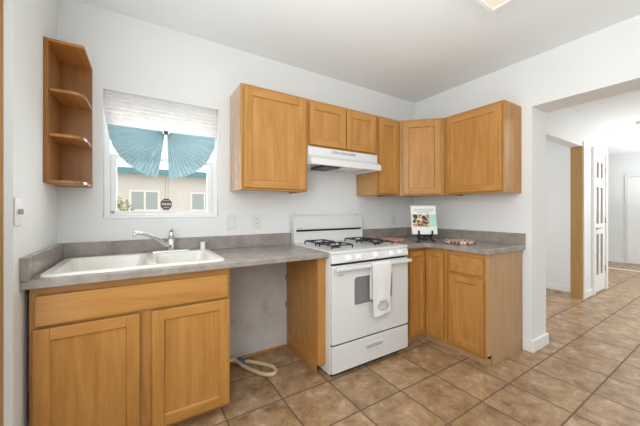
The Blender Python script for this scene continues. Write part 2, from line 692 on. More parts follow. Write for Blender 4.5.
# panelled door of the next room
d3 = empty('door_2', (2.715, HY0 - 0.004, 0), world=True)
d3['kind'] = 'structure'
b = MB()
dx0, dx1 = 2.714, 3.211
yA, yB = HY0 - 0.012, HY0 + 0.026
cols = [(dx0 + 0.095, dx0 + 0.215), (dx1 - 0.215, dx1 - 0.095)]
rows = [(0.26, 0.86), (1.02, 1.56), (1.70, 1.93)]
b.box(dx0, cols[0][0], yA, yB, 0.012, 2.045, M['trim'], 0.002)
b.box(cols[0][1], cols[1][0], yA, yB, 0.012, 2.045, M['trim'], 0.002)
b.box(cols[1][1], dx1, yA, yB, 0.012, 2.045, M['trim'], 0.002)
zz = [0.012] + [z for r in rows for z in r] + [2.045]
for c0, c1 in cols:
    for k in range(0, len(zz), 2):
        b.box(c0, c1, yA, yB, zz[k], zz[k + 1], M['trim'], 0.002)
struct(b, 'door_leaf', d3)
for c0, c1 in cols:
    for r0, r1 in rows:
        b = MB()
        b.box(c0 + 0.001, c1 - 0.001, yA + 0.014, yA + 0.020, r0 + 0.001, r1 - 0.001, M['brown_glass'])
        struct(b, 'door_panel', d3)
b = MB()
b.lathe((dx0 + 0.06, yA, 0.96), [(0.028, 0), (0.028, 0.006), (0.012, 0.008), (0.012, 0.04)], M['dull_metal'], 14, Matrix.Rotation(R(90), 3, 'X'))
b.box(dx0 + 0.05, dx0 + 0.16, yA - 0.048, yA - 0.034, 0.952, 0.968, M['dull_metal'], 0.004)
struct(b, 'door_handle', d3)
for z in (0.28, 1.02, 1.78):
    b = MB()
    b.box(dx1 - 0.004, dx1 + 0.016, yA - 0.008, yA + 0.004, z, z + 0.09, M['jamb'], 0.002)
    struct(b, 'hinge', d3)

d4 = empty('door_3', (6.6, -0.9, 0), world=True)
d4['kind'] = 'structure'
b = MB()
b.box(6.585, 6.5995, -1.46, -0.585, 0.012, 1.975, M['trim'], 0.003)
struct(b, 'door_leaf', d4)
b = MB()
b.box(6.578, 6.5995, -0.578, -0.552, 0.0, 2.03, M['trim'], 0.003)
b.box(6.578, 6.5995, -1.52, -1.47, 0.0, 2.03, M['trim'], 0.003)
b.box(6.578, 6.5995, -1.47, -0.578, 1.985, 2.03, M['trim'], 0.003)
struct(b, 'door_casing', d4)

# scuffed bare wall where the dishwasher stood
b = MB()
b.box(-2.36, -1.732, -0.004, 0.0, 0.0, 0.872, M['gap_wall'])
struct(b, 'trim_5')
b = MB()
b.box(-2.36, -1.734, -0.022, -0.004, 0.0, 0.018, M['wood_x'], 0.003)
struct(b, 'trim_6')

# window over the sink
w = empty('window_1', (WX0, 0, WZ0), world=True)
w['kind'] = 'structure'
b = MB()
fy0, fy1 = 0.045, 0.11
b.box(WX0, WX0 + 0.035, fy0, fy1, WZ0, WZ1, M['trim'], 0.003)
b.box(WX1 - 0.035, WX1, fy0, fy1, WZ0, WZ1, M['trim'], 0.003)
b.box(WX0 + 0.035, WX1 - 0.035, fy0, fy1, WZ0, WZ0 + 0.03, M['trim'], 0.003)
b.box(WX0 + 0.035, WX1 - 0.035, fy0, fy1, WZ1 - 0.035, WZ1, M['trim'], 0.003)
struct(b, 'window_frame', w)
b = MB()
sx0, sx1, sz0, sz1 = WX0 + 0.036, WX1 - 0.036, WZ0 + 0.031, 1.60
b.box(sx0, sx0 + 0.034, 0.055, 0.08, sz0, sz1, M['trim'], 0.003)
b.box(sx1 - 0.034, sx1, 0.055, 0.08, sz0, sz1, M['trim'], 0.003)
b.box(sx0 + 0.034, sx1 - 0.034, 0.055, 0.08, sz0, sz0 + 0.022, M['trim'], 0.003)
b.box(sx0 + 0.034, sx1 - 0.034, 0.055, 0.08, sz1 - 0.03, sz1, M['trim'], 0.003)
sash = struct(b, 'lower_sash', w)
b = MB()
b.box(sx0 + 0.02, sx1 - 0.02, 0.066, 0.069, sz0 + 0.016, sz1 - 0.02, M['glass'])
o = struct(b, 'lower_pane', w)
b = MB()
b.box(sx0 + 0.002, sx1 - 0.002, 0.088, 0.091, 1.575, WZ1 - 0.036, M['glass'])
o = struct(b, 'upper_pane', w)
b = MB()
b.box(WX0 + 0.0005, WX1 - 0.0005, -0.006, 0.044, WZ0 + 0.0005, WZ0 + 0.012, M['trim'], 0.003)
struct(b, 'window_sill', w)
b = MB()
b.box(sx0 + 0.004, sx0 + 0.02, 0.045, 0.055, sz0 + 0.004, sz0 + 0.02, M['grey'], 0.002)
struct(b, 'sash_stop', w)

# ------------------------------------------------------------------ cabinets
def door(parent, x0, x1, z0, z1, yf, name='door', st=0.055, th=0.019, label=None):
    """shaker door in the cabinet's local frame, front towards -y, back face at yf"""
    d = MB()
    yf = yf - 0.006
    yb, y0 = yf, yf - th
    V, Hh = M['wood_v'], M['wood_x']
    ls = 0.005
    d.box(x0, x0 + st, y0, yb, z0, z1, V, 0.0025)
    d.box(x1 - st, x1, y0, yb, z0, z1, V, 0.0025)
    d.box(x0 + st, x1 - st, y0, yb, z0, z0 + st, Hh, 0.0025)
    d.box(x0 + st, x1 - st, y0, yb, z1 - st, z1, Hh, 0.0025)
    # sloping inner lip
    a0, a1, c0, c1 = x0 + st, x1 - st, z0 + st, z1 - st
    yl, yp = y0 + 0.002, y0 + 0.012
    for (p, q, r, s_, mm) in [
        ((a0, c0), (a1, c0), (a1 - ls, c0 + ls), (a0 + ls, c0 + ls), Hh),
        ((a1, c1), (a0, c1), (a0 + ls, c1 - ls), (a1 - ls, c1 - ls), Hh),
        ((a0, c1), (a0, c0), (a0 + ls, c0 + ls), (a0 + ls, c1 - ls), V),
        ((a1, c0), (a1, c1), (a1 - ls, c1 - ls), (a1 - ls, c0 + ls), V)]:
        d.quad([(p[0], yl, p[1]), (q[0], yl, q[1]), (r[0], yp, r[1]), (s_[0], yp, s_[1])], mm)
    do = d.build(name, parent)
    if label:
        do['label'] = label
    pn = MB()
    pn.box(a0 + 0.001, a1 - 0.001, yp, yp + 0.005, c0 + 0.001, c1 - 0.001, V)
    pn.build('door_panel', do)
    return do


def slab(parent, x0, x1, z0, z1, yf, name='drawer_front', th=0.019):
    d = MB()
    yf = yf - 0.006
    d.box(x0, x1, yf - th, yf, z0, z1, M['wood_x'], 0.005)
    return d.build(name, parent)


def frame_bars(parent, bars, y0, y1):
    f = MB()
    for (x0, x1, z0, z1, v) in bars:
        f.box(x0, x1, y0, y1, z0, z1, M['wood_v'] if v else M['wood_x'], 0.001)
    return f.build('face_frame', parent)


def wall_cab(loc, rz, w, z0, z1, doors, label, depth=0.305, group=None):
    c = empty('wall_cabinet', loc, rz, label, 'cabinet', group)
    h = z1 - z0
    b = MB()
    dk = depth - 0.019
    b.box(0.0, 0.013, -dk, -0.001, 0, h, M['veneer'], 0.001)
    b.box(w - 0.013, w, -dk, -0.001, 0, h, M['wood_v'], 0.001)
    b.box(0.013, w - 0.013, -dk, -0.001, 0.016, 0.030, M['wood_x'])
    b.box(0.013, w - 0.013, -dk, -0.001, h - 0.014, h - 0.001, M['wood_x'])
    b.box(0.013, w - 0.013, -0.012, -0.001, 0.030, h - 0.014, M['wood_v'])
    b.build('body', c)
    xs = sorted([d[0] for d in doors] + [d[1] for d in doors])
    bars = [(0, xs[0] + 0.012, 0, h, 1), (xs[-1] - 0.012, w, 0, h, 1)]
    for k in range(1, len(xs) - 1, 2):
        bars.append((xs[k] - 0.012, xs[k + 1] + 0.012, 0.03, h - 0.035, 1))
    bars += [(xs[0] + 0.012, xs[-1] - 0.012, 0, 0.030, 0), (xs[0] + 0.012, xs[-1] - 0.012, h - 0.035, h, 0)]
    frame_bars(c, bars, -depth, -dk)
    for (a, e) in doors:
        door(c, a, e, 0.015, h - 0.026, -depth - 0.001)
    return c


ZB, ZT = 1.367, 2.130
wall_cab((-2.226, 0, ZB), 0, 0.541, ZB, ZT, [(0.018, 0.516)], 'large single door maple wall cabinet between the window and the range hood')
wall_cab((-1.683, 0, 1.744), 0, 0.762, 1.744, ZT, [(0.010, 0.378), (0.392, 0.735)], 'short two door maple wall cabinet above the white range hood')
wall_cab((-0.919, 0, ZB), 0, 0.311, ZB, ZT, [(0.020, 0.284)], 'narrow single door maple wall cabinet just right of the range hood')

# diagonal corner cabinet
cc = empty('corner_wall_cabinet', (0, 0, ZB), 0, 'angled maple corner wall cabinet above the cookbook', 'cabinet')
b = MB()
h = ZT - ZB
i2 = 0.0134
b.prism([(-0.001, -0.001), (-0.606, -0.001), (-0.606, -0.300), (-0.300, -0.608), (-0.001, -0.608)], 'z', 0.016, h - 0.001, M['wood_v'])
b.build('body', cc)
cf = bpy.data.objects.new('door_mount', None)
A = Vector((-0.606, -0.305, 0))
# the angled front is laid out in the cabinet's own frame, then turned by 45 degrees
def turned(o, org, ang):
    o.data.transform(Matrix.Translation(org) @ Matrix.Rotation(ang, 4, 'Z'))
DW = 0.4285
fr = frame_bars(cc, [(0.004, 0.045, 0, h, 1), (DW - 0.045, DW - 0.004, 0, h, 1), (0.045, DW - 0.045, 0, 0.03, 0), (0.045, DW - 0.045, h - 0.035, h, 0)], -0.010, 0.006)
turned(fr, A, R(-45))
dd = door(cc, 0.036, 0.392, 0.015, h - 0.026, -0.011)
turned(dd, A, R(-45))
for ch in dd.children:
    turned(ch, A, R(-45))
bpy.data.objects.remove(cf)

wall_cab((0, -0.612, ZB), R(-90), 0.553, ZB, ZT, [(0.050, 0.538)], 'single door maple wall cabinet on the right wall, last before the wide opening')

# sink base cabinet
sx = -3.240
sb = empty('sink_base_cabinet', (sx, 0, 0), 0, 'two door maple base cabinet under the white sink', 'cabinet')
SW = 0.862
b = MB()
b.box(0, 0.016, -0.571, -0.006, 0.0, 0.874, M['wood_v'])
b.box(SW - 0.016, SW, -0.571, -0.006, 0.075, 0.874, M['wood_v'])
b.box(SW - 0.016, SW, -0.525, -0.006, 0.0, 0.075, M['wood_v'])
b.box(0.016, SW - 0.016, -0.571, -0.02, 0.075, 0.092, M['wood_x'])
b.box(0.016, SW - 0.016, -0.02, -0.006, 0.075, 0.70, M['wood_x'])
b.build('body', sb)
frame_bars(sb, [(0, 0.030, 0.06, 0.874, 1), (SW - 0.030, SW, 0.06, 0.874, 1), (0.398, 0.470, 0.10, 0.675, 1),
                (0.030, SW - 0.030, 0.06, 0.10, 0), (0.030, SW - 0.030, 0.675, 0.720, 0), (0.030, SW - 0.030, 0.828, 0.874, 0),
                ], -0.590, -0.571)
b = MB()
b.box(0.030, SW - 0.030, -0.582, -0.572, 0.72, 0.828, M['dark_gap'])  # dark sheet paints shade into the opening behind the drawer front
b.build('gap_shade', sb)
slab(sb, 0.022, SW - 0.016, 0.703, 0.838, -0.591)
door(sb, 0.016, 0.408, 0.072, 0.690, -0.591)
door(sb, 0.462, SW - 0.006, 0.072, 0.690, -0.591)
b = MB()
b.box(0.016, SW - 0.016, -0.525, -0.512, 0.0, 0.075, M['wood_x'])
b.build('toe_kick', sb)

# end panel that carries the counter beside the stove
ep = empty('counter_end_panel', (-1.722, 0, 0), 0, 'brown end panel holding up the counter beside the stove', 'panel', world=True)
b = MB()
b.prism([(-0.004, 0.0), (-0.505, 0.0), (-0.505, 0.075), (-0.573, 0.075), (-0.573, 0.874), (-0.004, 0.874)], 'x', -1.726, -1.710, M['wood_v'])
b.build('side_panel', ep)
b = MB()
b.box(-1.756, -1.690, -0.592, -0.573, 0.095, 0.874, M['wood_v'], 0.002)
b.build('stile', ep)
b = MB()
b.prism([(-0.02, 0.002), (-0.500, 0.002), (-0.500, 0.128), (-0.02, 0.128)], 'x', -1.730, -1.726, M['wood_y'], 0.001)
b.build('toe_board', ep)

for z in (0.36, 0.60):
    b = MB()
    b.box(-1.736, -1.727, -0.055, -0.008, z, z + 0.035, M['dull_metal'], 0.002)
    b.tube([(-1.733, -0.012, z - 0.004), (-1.733, -0.012, z + 0.039)], 0.005, M['slot'], 8)
    b.build('hinge', ep)

# right base cabinets
cb = empty('corner_base_cabinet', (-0.3, -0.3, 0), 0, 'maple corner base cabinet with two narrow doors meeting beside the stove', 'cabinet', world=True)
b = MB()
b.prism([(-0.006, -0.006), (-0.878, -0.006), (-0.878, -0.572), (-0.552, -0.572), (-0.552, -0.826), (-0.006, -0.826)], 'z', 0.08, 0.874, M['wood_v'])
b.build('body', cb)
b = MB()
b.box(-0.878, -0.571, -0.590, -0.573, 0.055, 0.10, M['wood_x'])
b.box(-0.878, -0.571, -0.590, -0.573, 0.835, 0.874, M['wood_x'])
b.box(-0.878, -0.792, -0.590, -0.573, 0.10, 0.835, M['wood_v'])
b.box(-0.571, -0.553, -0.826, -0.573, 0.055, 0.10, M['wood_y'])
b.box(-0.571, -0.553, -0.826, -0.573, 0.835, 0.874, M['wood_y'])
b.box(-0.571, -0.553, -0.826, -0.782, 0.10, 0.835, M['wood_v'])
b.build('face_frame', cb)
b = MB()
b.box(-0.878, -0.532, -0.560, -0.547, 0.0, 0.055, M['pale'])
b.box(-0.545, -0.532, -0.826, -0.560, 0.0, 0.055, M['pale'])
b.build('toe_kick', cb)


def place_door(parent, w, z0, z1, org, ang, fn=door, **k):
    """a door made in its own frame (x 0..w, back at y 0) then moved into the cabinet"""
    d = fn(parent, 0.0, w, z0, z1, 0.0, **k)
    off = Vector(parent['_w'])
    fix = Matrix.Translation(Vector(org) - off) @ Matrix.Rotation(ang, 4, 'Z')
    # undo the shift that build() applied before moving
    d.data.transform(fix @ Matrix.Translation(off))
    for ch in d.children:
        ch.data.transform(fix)
    return d


place_door(cb, 0.205, 0.075, 0.845, (-0.800, -0.591, 0), 0, st=0.045)
place_door(cb, 0.178, 0.075, 0.845, (-0.572, -0.620, 0), R(-90), st=0.042)

db = empty('drawer_base_cabinet', (-0.3, -1.0, 0), 0, 'maple base cabinet with one drawer over one door at the end of the right wall', 'cabinet', world=True)
b = MB()
YE = -1.174
b.box(-0.552, -0.006, -0.845, -0.829, 0.08, 0.874, M['wood_v'])
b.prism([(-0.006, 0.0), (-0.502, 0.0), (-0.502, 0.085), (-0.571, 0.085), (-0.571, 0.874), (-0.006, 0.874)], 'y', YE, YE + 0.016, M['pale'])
b.box(-0.552, -0.006, YE + 0.016, -0.845, 0.08, 0.096, M['wood_y'])
b.box(-0.020, -0.006, YE + 0.016, -0.845, 0.096, 0.874, M['wood_v'])
b.build('body', db)
b = MB()
X0, X1 = -0.571, -0.552
for (ya, yb2, z0, z1, v) in [(-0.872, -0.829, 0.055, 0.874, 1), (YE + 0.016, -1.125, 0.055, 0.874, 1), (-1.125, -0.872, 0.055, 0.11, 0),
                             (-1.125, -0.872, 0.668, 0.715, 0), (-1.125, -0.872, 0.828, 0.874, 0)]:
    b.box(X0, X1, ya, yb2, z0, z1, M['wood_v'] if v else M['wood_y'], 0.001)
b.build('face_frame', db)
b = MB()
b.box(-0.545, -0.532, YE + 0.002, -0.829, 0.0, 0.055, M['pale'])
b.build('toe_kick', db)
place_door(db, 0.288, 0.088, 0.672, (-0.572, -0.857, 0), R(-90), st=0.052)
place_door(db, 0.282, 0.698, 0.838, (-0.572, -0.860, 0), R(-90), fn=slab)

# ------------------------------------------------------------------ counters
CZ0, CZ1 = 0.876, 0.914
ct = empty('countertop', (-2.45, -0.3, CZ0), 0, 'grey laminate countertop with the sink, ending at the stove', 'countertop', world=True)
CL0, CL1, CF = LW + 0.0005, -1.693, -0.640
HX0, HX1, HY_0, HY_1 = -3.195, -2.415, -0.590, -0.066
b = MB()
L = M['lam']
b.box(CL0, CL1, HY_1, -0.001, CZ0, CZ1, L)
b.box(CL0, HX0, HY_0, HY_1, CZ0, CZ1, L)
b.box(HX1, CL1, HY_0, HY_1, CZ0, CZ1, L)
b.prism([(HY_0, CZ0), (HY_0, CZ1), (CF + 0.008, CZ1), (CF, CZ1 - 0.008), (CF, CZ0 + 0.003), (CF + 0.003, CZ0)], 'x', CL0, CL1, L)
b.build('counter_slab', ct)
b = MB()
b.box(CL0 + 0.028, CL1, -0.020, -0.0005, CZ1, 1.014, L, 0.002)
b.box(CL0, CL0 + 0.028, -0.640, -0.0005, CZ1, 1.014, L, 0.002)
b.build('backsplash', ct)

cr = empty('countertop', (-0.3, -0.6, CZ0), 0, 'grey laminate corner countertop right of the stove under the cookbook', 'countertop', world=True)
b = MB()
b.prism([(-0.001, -0.001), (-0.890, -0.001), (-0.890, -0.638), (-0.640, -0.638), (-0.602, -0.672), (-0.602, -1.196), (-0.001, -1.196)], 'z', CZ0, CZ1, L, 0.003)
b.build('counter_slab', cr)
b = MB()
b.box(-0.890, -0.0205, -0.020, -0.0005, CZ1, 1.014, L, 0.002)
b.box(-0.020, -0.0005, -1.198, -0.0005, CZ1, 1.014, L, 0.002)
b.build('backsplash', cr)

# ------------------------------------------------------------------ sink
sk = empty('kitchen_sink', (-2.805, -0.33, 0.914), 0, 'white double bowl drop in sink below the window', 'sink', world=True)


def rrect(x0, x1, y0, y1, r, n=5):
    pts = []
    for (cx, cy, a0) in [(x1 - r, y1 - r, 0), (x0 + r, y1 - r, 90), (x0 + r, y0 + r, 180), (x1 - r, y0 + r, 270)]:
        for k in range(n + 1):
            a = R(a0 + 90 * k / n)
            pts.append((cx + r * math.cos(a), cy + r * math.sin(a)))
    return pts


def loft(mb, loops, mat, cap=True):
    rings = [[mb.bm.verts.new(p) for p in lp] for lp in loops]
    n = len(rings[0])
    i = mb.mi(mat)
    for a, c in zip(rings, rings[1:]):
        for j in range(n):
            f = mb.bm.faces.new([a[j], a[(j + 1) % n], c[(j + 1) % n], c[j]])
            f.material_index = i
            f.smooth = True
    if cap:
        f = mb.bm.faces.new(rings[-1])
        f.material_index = i
        f.smooth = True


bowls = [(-3.168, -2.797, -0.566, -0.098), (-2.757, -2.440, -0.566, -0.118)]
b = MB()
z0, z1 = 0.9145, 0.927
ox0, ox1, oy0, oy1 = -3.212, -2.400, -0.602, -0.052
mS = M['sink']
loops = [[(p[0], p[1], z) for p in rrect(ox0 + i, ox1 - i, oy0 + i, oy1 - i, 0.04)] for i, z in [(0, z0), (0.001, z1 - 0.005), (0.003, z1 - 0.0015), (0.007, z1)]]
loft(b, loops, mS, cap=False)
n_ = len(loops[0])
b.bm.verts.ensure_lookup_table()
top = [b.bm.verts[k] for k in range(3 * n_, 4 * n_)]
edges = [b.bm.edges.get((top[k], top[(k + 1) % n_])) for k in range(n_)]
for (x0, x1, y0, y1) in bowls:
    hv = [b.bm.verts.new((p[0], p[1], z1)) for p in rrect(x0 - 0.004, x1 + 0.004, y0 - 0.004, y1 + 0.004, 0.036)]
    edges += [b.bm.edges.new((hv[k], hv[(k + 1) % len(hv)])) for k in range(len(hv))]
r_ = bmesh.ops.triangle_fill(b.bm, edges=edges, use_beauty=True)
bmesh.ops.recalc_face_normals(b.bm, faces=b.bm.faces)
rim = b.build('rim', sk)
for (x0, x1, y0, y1) in bowls:
    b = MB()
    lo = []
    for ins, z, r in [(-0.004, z1, 0.036), (0.001, z1 - 0.003, 0.036), (0.004, z1 - 0.010, 0.038), (0.008, z1 - 0.04, 0.045), (0.020, 0.785, 0.06), (0.032, 0.762, 0.06), (0.055, 0.752, 0.06), (0.10, 0.748, 0.05)]:
        lo.append([(p[0], p[1], z) for p in rrect(x0 + ins, x1 - ins, y0 + ins, y1 - ins, r)])
    loft(b, lo, mS)
    bmesh.ops.recalc_face_normals(b.bm, faces=b.bm.faces)
    bmesh.ops.reverse_faces(b.bm, faces=b.bm.faces)
    b.build('bowl', sk)
    b = MB()
    b.lathe(((x0 + x1) / 2, (y0 + y1) / 2, 0.7485), [(0.042, 0), (0.042, 0.004), (0.030, 0.003)], M['dull_metal'], 20)
    b.build('drain', sk)

fc = empty('faucet', (-2.651, -0.082, 0.927), 0, 'chrome single lever faucet with long curved spout behind the sink', 'faucet', world=True)
fx, fyy, fz = -2.651, -0.084, 0.9275
b = MB()
loft(b, [[(p[0], p[1], z) for p in rrect(fx - 0.125 + i, fx + 0.125 - i, fyy - 0.026 + i, fyy + 0.026 - i, 0.025 - i)] for i, z in [(0, fz), (0, fz + 0.006), (0.006, fz + 0.013)]], M['chrome'])
b.build('escutcheon', fc)
b = MB()
b.lathe((fx, fyy, fz + 0.012), [(0.027, 0), (0.025, 0.02), (0.024, 0.06), (0.022, 0.07), (0.021, 0.075), (0.012, 0.085)], M['chrome'], 20)
b.build('faucet_body', fc)
b = MB()
b.tube([(fx, fyy, fz + 0.085), (fx + 0.002, fyy - 0.004, fz + 0.115), (fx + 0.001, fyy - 0.012, fz + 0.150)], [0.019, 0.016, 0.012], M['chrome'], 14)
b.tube([(fx + 0.001, fyy - 0.012, fz + 0.140), (fx + 0.002, fyy - 0.03, fz + 0.152), (fx + 0.004, fyy - 0.06, fz + 0.160)], [0.010, 0.008, 0.006], M['chrome'], 10)
b.build('lever', fc)
b = MB()
sp = [(-2.655, -0.092, 0.962), (-2.683, -0.135, 0.985), (-2.722, -0.165, 1.015), (-2.755, -0.19, 1.038), (-2.790, -0.216, 1.056), (-2.822, -0.238, 1.068), (-2.846, -0.253, 1.076), (-2.860, -0.262, 1.072), (-2.863, -0.264, 1.058)]
b.tube(sp, [0.015, 0.0145, 0.0135, 0.0125, 0.0115, 0.011, 0.0108, 0.011, 0.011], M['chrome'], 14)
b.build('spout', fc)

sc_ = MB()
sc_.lathe((0, 0, 0), [(0.019, 0), (0.019, 0.006), (0.0165, 0.008), (0.0165, 0.052), (0.013, 0.055)], M['white_matte'], 18)
so = sc_.build('air_gap_cap')
so.location = (-2.443, -0.085, 0.9275)
tag(so, 'small white air gap cap at the back right of the sink', 'cap')

# ------------------------------------------------------------------ range hood
rh = empty('range_hood', (-1.302, 0, 1.59), 0, 'white under cabinet range hood above the stove', 'range hood', world=True)
x0, x1 = -1.681, -0.923
b = MB()
prof = [(-0.001, 1.742), (-0.318, 1.742), (-0.320, 1.738), (-0.320, 1.672), (-0.372, 1.640), (-0.374, 1.592), (-0.366, 1.588), (-0.356, 1.590), (-0.350, 1.606), (-0.001, 1.606)]
b.prism(prof, 'x', x0, x1, M['white'])
b.box(x0, x0 + 0.012, -0.356, -0.001, 1.590, 1.606, M['white'])
b.box(x1 - 0.012, x1, -0.356, -0.001, 1.590, 1.606, M['white'])
b.build('hood_shell', rh)
b = MB()
b.box(-1.530, -1.370, -0.335, -0.10, 1.580, 1.6055, M['filter'], 0.003)
b.build('filter', rh)
b = MB()
b.box(-1.30, -1.10, -0.32, -0.22, 1.590, 1.6055, M['white_matte'], 0.006)
b.build('light_cover', rh)
for xa in (-1.445, -1.355, -1.268):
    b = MB()
    for k in range(6):
        for zz_ in (1.705, 1.7165):
            b.box(xa + k * 0.0135, xa + k * 0.0135 + 0.010, -0.3215, -0.3195, zz_, zz_ + 0.009, M['grey'])
    b.build('vent_slots', rh)

# ------------------------------------------------------------------ stove
st = empty('gas_range', (-1.294, -0.33, 0), 0, 'white gas stove with black grates and a towel on its oven handle', 'stove', world=True)
X0, X1 = -1.688, -0.896
Wm = M['white']
b = MB()
b.box(X0, X1, -0.640, -0.02, 0.03, 0.895, Wm, 0.004)
b.box(X0 + 0.03, X1 - 0.03, -0.62, -0.05, 0.0, 0.03, M['black'])
b.build('body', st)
b = MB()
b.box(X0, X1, -0.668, -0.02, 0.896, 0.921, Wm, 0.007, 3)
b.box(X0 + 0.05, X1 - 0.05, -0.600, -0.12, 0.921, 0.9225, Wm, 0.001)
b.build('cooktop', st)
# backguard
b = MB()
prof = [(-0.020, 0.921), (-0.085, 0.921), (-0.068, 0.945), (-0.062, 0.985), (-0.060, 1.022), (-0.045, 1.024), (-0.045, 1.040), (-0.070, 1.042), (-0.072, 1.060), (-0.066, 1.100), (-0.054, 1.150), (-0.046, 1.168), (-0.036, 1.174), (-0.020, 1.174)]
b.prism(prof, 'x', X0 + 0.026, X1, Wm)
side = [(-0.020, 0.921), (-0.098, 0.921), (-0.076, 0.95), (-0.074, 1.06), (-0.056, 1.155), (-0.040, 1.180), (-0.020, 1.180)]
b.prism(side, 'x', X0 + 0.002, X0 + 0.026, Wm, 0.003)
b.prism(side, 'x', X1 - 0.012, X1, Wm, 0.003)
b.build('backguard', st)
b = MB()
b.box(X0 + 0.027, X1 - 0.013, -0.064, -0.046, 1.024, 1.0385, M['slot'])
b.build('vent_gap', st)
b = MB()
for k in range(6):
    b.box(X0 + 0.045 + k * 0.007, X0 + 0.050 + k * 0.007, -0.0735, -0.0695, 1.052, 1.058, M['grey'])
b.build('badge', st)
# control panel
b = MB()
b.prism([(-0.640, 0.833), (-0.674, 0.833), (-0.676, 0.840), (-0.662, 0.896), (-0.640, 0.896)], 'x', X0, X1, Wm, 0.002)
b.build('control_panel', st)
b = MB()
b.box(X0 + 0.01, X1 - 0.03, -0.664, -0.641, 0.819, 0.8325, M['slot'])
b.build('vent_gap', st)
for kx in (-1.540, -1.445, -1.272, -1.098, -1.000):
    b = MB()
    Mx = Matrix.Rotation(R(90 - 15), 3, 'X')
    c = (kx, -0.6685, 0.863)
    b.lathe(c, [(0.027, 0), (0.027, 0.004), (0.0225, 0.006), (0.020, 0.024), (0.018, 0.026)], M['trim'], 20, Mx)
    b.bm.verts.ensure_lookup_table()
    b.box(kx - 0.003, kx + 0.003, -0.699, -0.686, 0.850, 0.885, M['trim'], 0.001)
    b.build('knob', st)
# oven door with rounded window
od = MB()
dz0, dz1, dy0, dy1 = 0.250, 0.816, -0.674, -0.642
wx0, wx1, wz0, wz1 = -1.487, -1.095, 0.505, 0.715
od.box(X0 + 0.004, X1 - 0.004, dy0 + 0.006, dy1, dz0, dz1, Wm, 0.004)
outer = rrect(X0 + 0.004, X1 - 0.004, dz0, dz1, 0.012)
inner = rrect(wx0 - 0.012, wx1 + 0.012, wz0 - 0.012, wz1 + 0.012, 0.03)
lip = rrect(wx0 - 0.004, wx1 + 0.004, wz0 - 0.004, wz1 + 0.004, 0.026)
pane = rrect(wx0, wx1, wz0, wz1, 0.022)
loft(od, [[(p[0], dy0 + 0.006, p[1]) for p in outer], [(p[0], dy0, p[1]) for p in rrect(X0 + 0.008, X1 - 0.008, dz0 + 0.004, dz1 - 0.004, 0.012)],
          [(p[0], dy0, p[1]) for p in inner], [(p[0], dy0 - 0.004, p[1]) for p in lip], [(p[0], dy0 - 0.002, p[1]) for p in pane], [(p[0], dy0 + 0.0055, p[1]) for p in pane]], Wm, cap=False)
for f in od.bm.faces:
    f.smooth = False
odo = od.build('oven_door', st)
b = MB()
f = b.quad([(p[0], dy0 + 0.0045, p[1]) for p in pane][::-1], M['oven_glass'])
g = b.build('oven_window', odo, off=st['_w'])
b = MB()
b.box(X0 + 0.016, X1 - 0.002, -0.718, -0.698, 0.780, 0.810, Wm, 0.009, 3)
b.box(X0 + 0.020, X0 + 0.050, -0.702, -0.673, 0.783, 0.807, Wm, 0.004)
b.box(X1 - 0.040, X1 - 0.008, -0.702, -0.673, 0.783, 0.807, Wm, 0.004)
b.build('handle', odo, off=st['_w'])
b = MB()
for k in range(7):
    b.box(X0 + 0.045 + k * 0.0085, X0 + 0.051 + k * 0.0085, dy0 - 0.0015, dy0 - 0.0002, 0.742, 0.750, M['grey'])
b.build('badge', odo, off=st['_w'])
# drawer
dr = MB()
dr.box(X0 + 0.004, X1 - 0.004, dy0, dy1, 0.045, 0.238, Wm, 0.006, 3)
dro = dr.build('drawer', st)
b = MB()
b.box(-1.382, -1.190, dy0 - 0.006, dy0 - 0.0002, 0.178, 0.190, Wm, 0.002)
b.box(-1.382, -1.190, dy0 - 0.006, dy0 - 0.0002, 0.138, 0.147, Wm, 0.002)
b.box(-1.382, -1.370, dy0 - 0.006, dy0 - 0.0002, 0.147, 0.178, Wm, 0.002)
b.box(-1.202, -1.190, dy0 - 0.006, dy0 - 0.0002, 0.147, 0.178, Wm, 0.002)
b.build('handle', dro, off=st['_w'])
b = MB()
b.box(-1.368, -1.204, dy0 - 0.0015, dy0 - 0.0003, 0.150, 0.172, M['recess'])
b.build('handle_recess', dro, off=st['_w'])
b = MB()
b.box(X0 + 0.008, X1 - 0.008, -0.660, -0.641, 0.236, 0.252, M['slot'])
b.build('drawer_gap', st)
# burners and grates
for gx in (-1.515, -1.075):
    for gy in (-0.475, -0.230):
        b = MB()
        b.lathe((gx, gy, 0.9225), [(0.040, 0), (0.040, 0.003), (0.026, 0.004), (0.026, 0.012), (0.022, 0.015), (0.006, 0.016)], M['black'], 20)
        b.build('burner', st)
        b = MB()
        hw, hd, gz = 0.100, 0.092, 0.947
        ring = [(p[0], p[1], gz) for p in rrect(gx - hw, gx + hw, gy - hd, gy + hd, 0.02, 3)]
        b.tube(ring, 0.0050, M['black'], 8, closed=True)
        low = [(p[0], p[1], 0.930) for p in rrect(gx - hw, gx + hw, gy - hd, gy + hd, 0.02, 3)]
        for sx_ in (-1, 1):
            for sy_ in (-1, 1):
                b.tube([(gx + sx_ * (hw - 0.004), gy + sy_ * (hd - 0.004), gz), (gx + sx_ * (hw - 0.002), gy + sy_ * (hd - 0.002), 0.9225)], 0.006, M['black'], 8)
        for k in range(4):
            a = k * PI / 2
            ex, ey = (hw if k % 2 == 0 else 0) * (1 if k < 2 else -1), (hd if k % 2 else 0) * (1 if k < 2 else -1)
            b.tube([(gx + ex, gy + ey, gz), (gx + ex * 0.6, gy + ey * 0.6, gz + 0.004), (gx + ex * 0.4, gy + ey * 0.4, gz + 0.004)], 0.0045, M['black'], 8)
        b.build('grate', st)

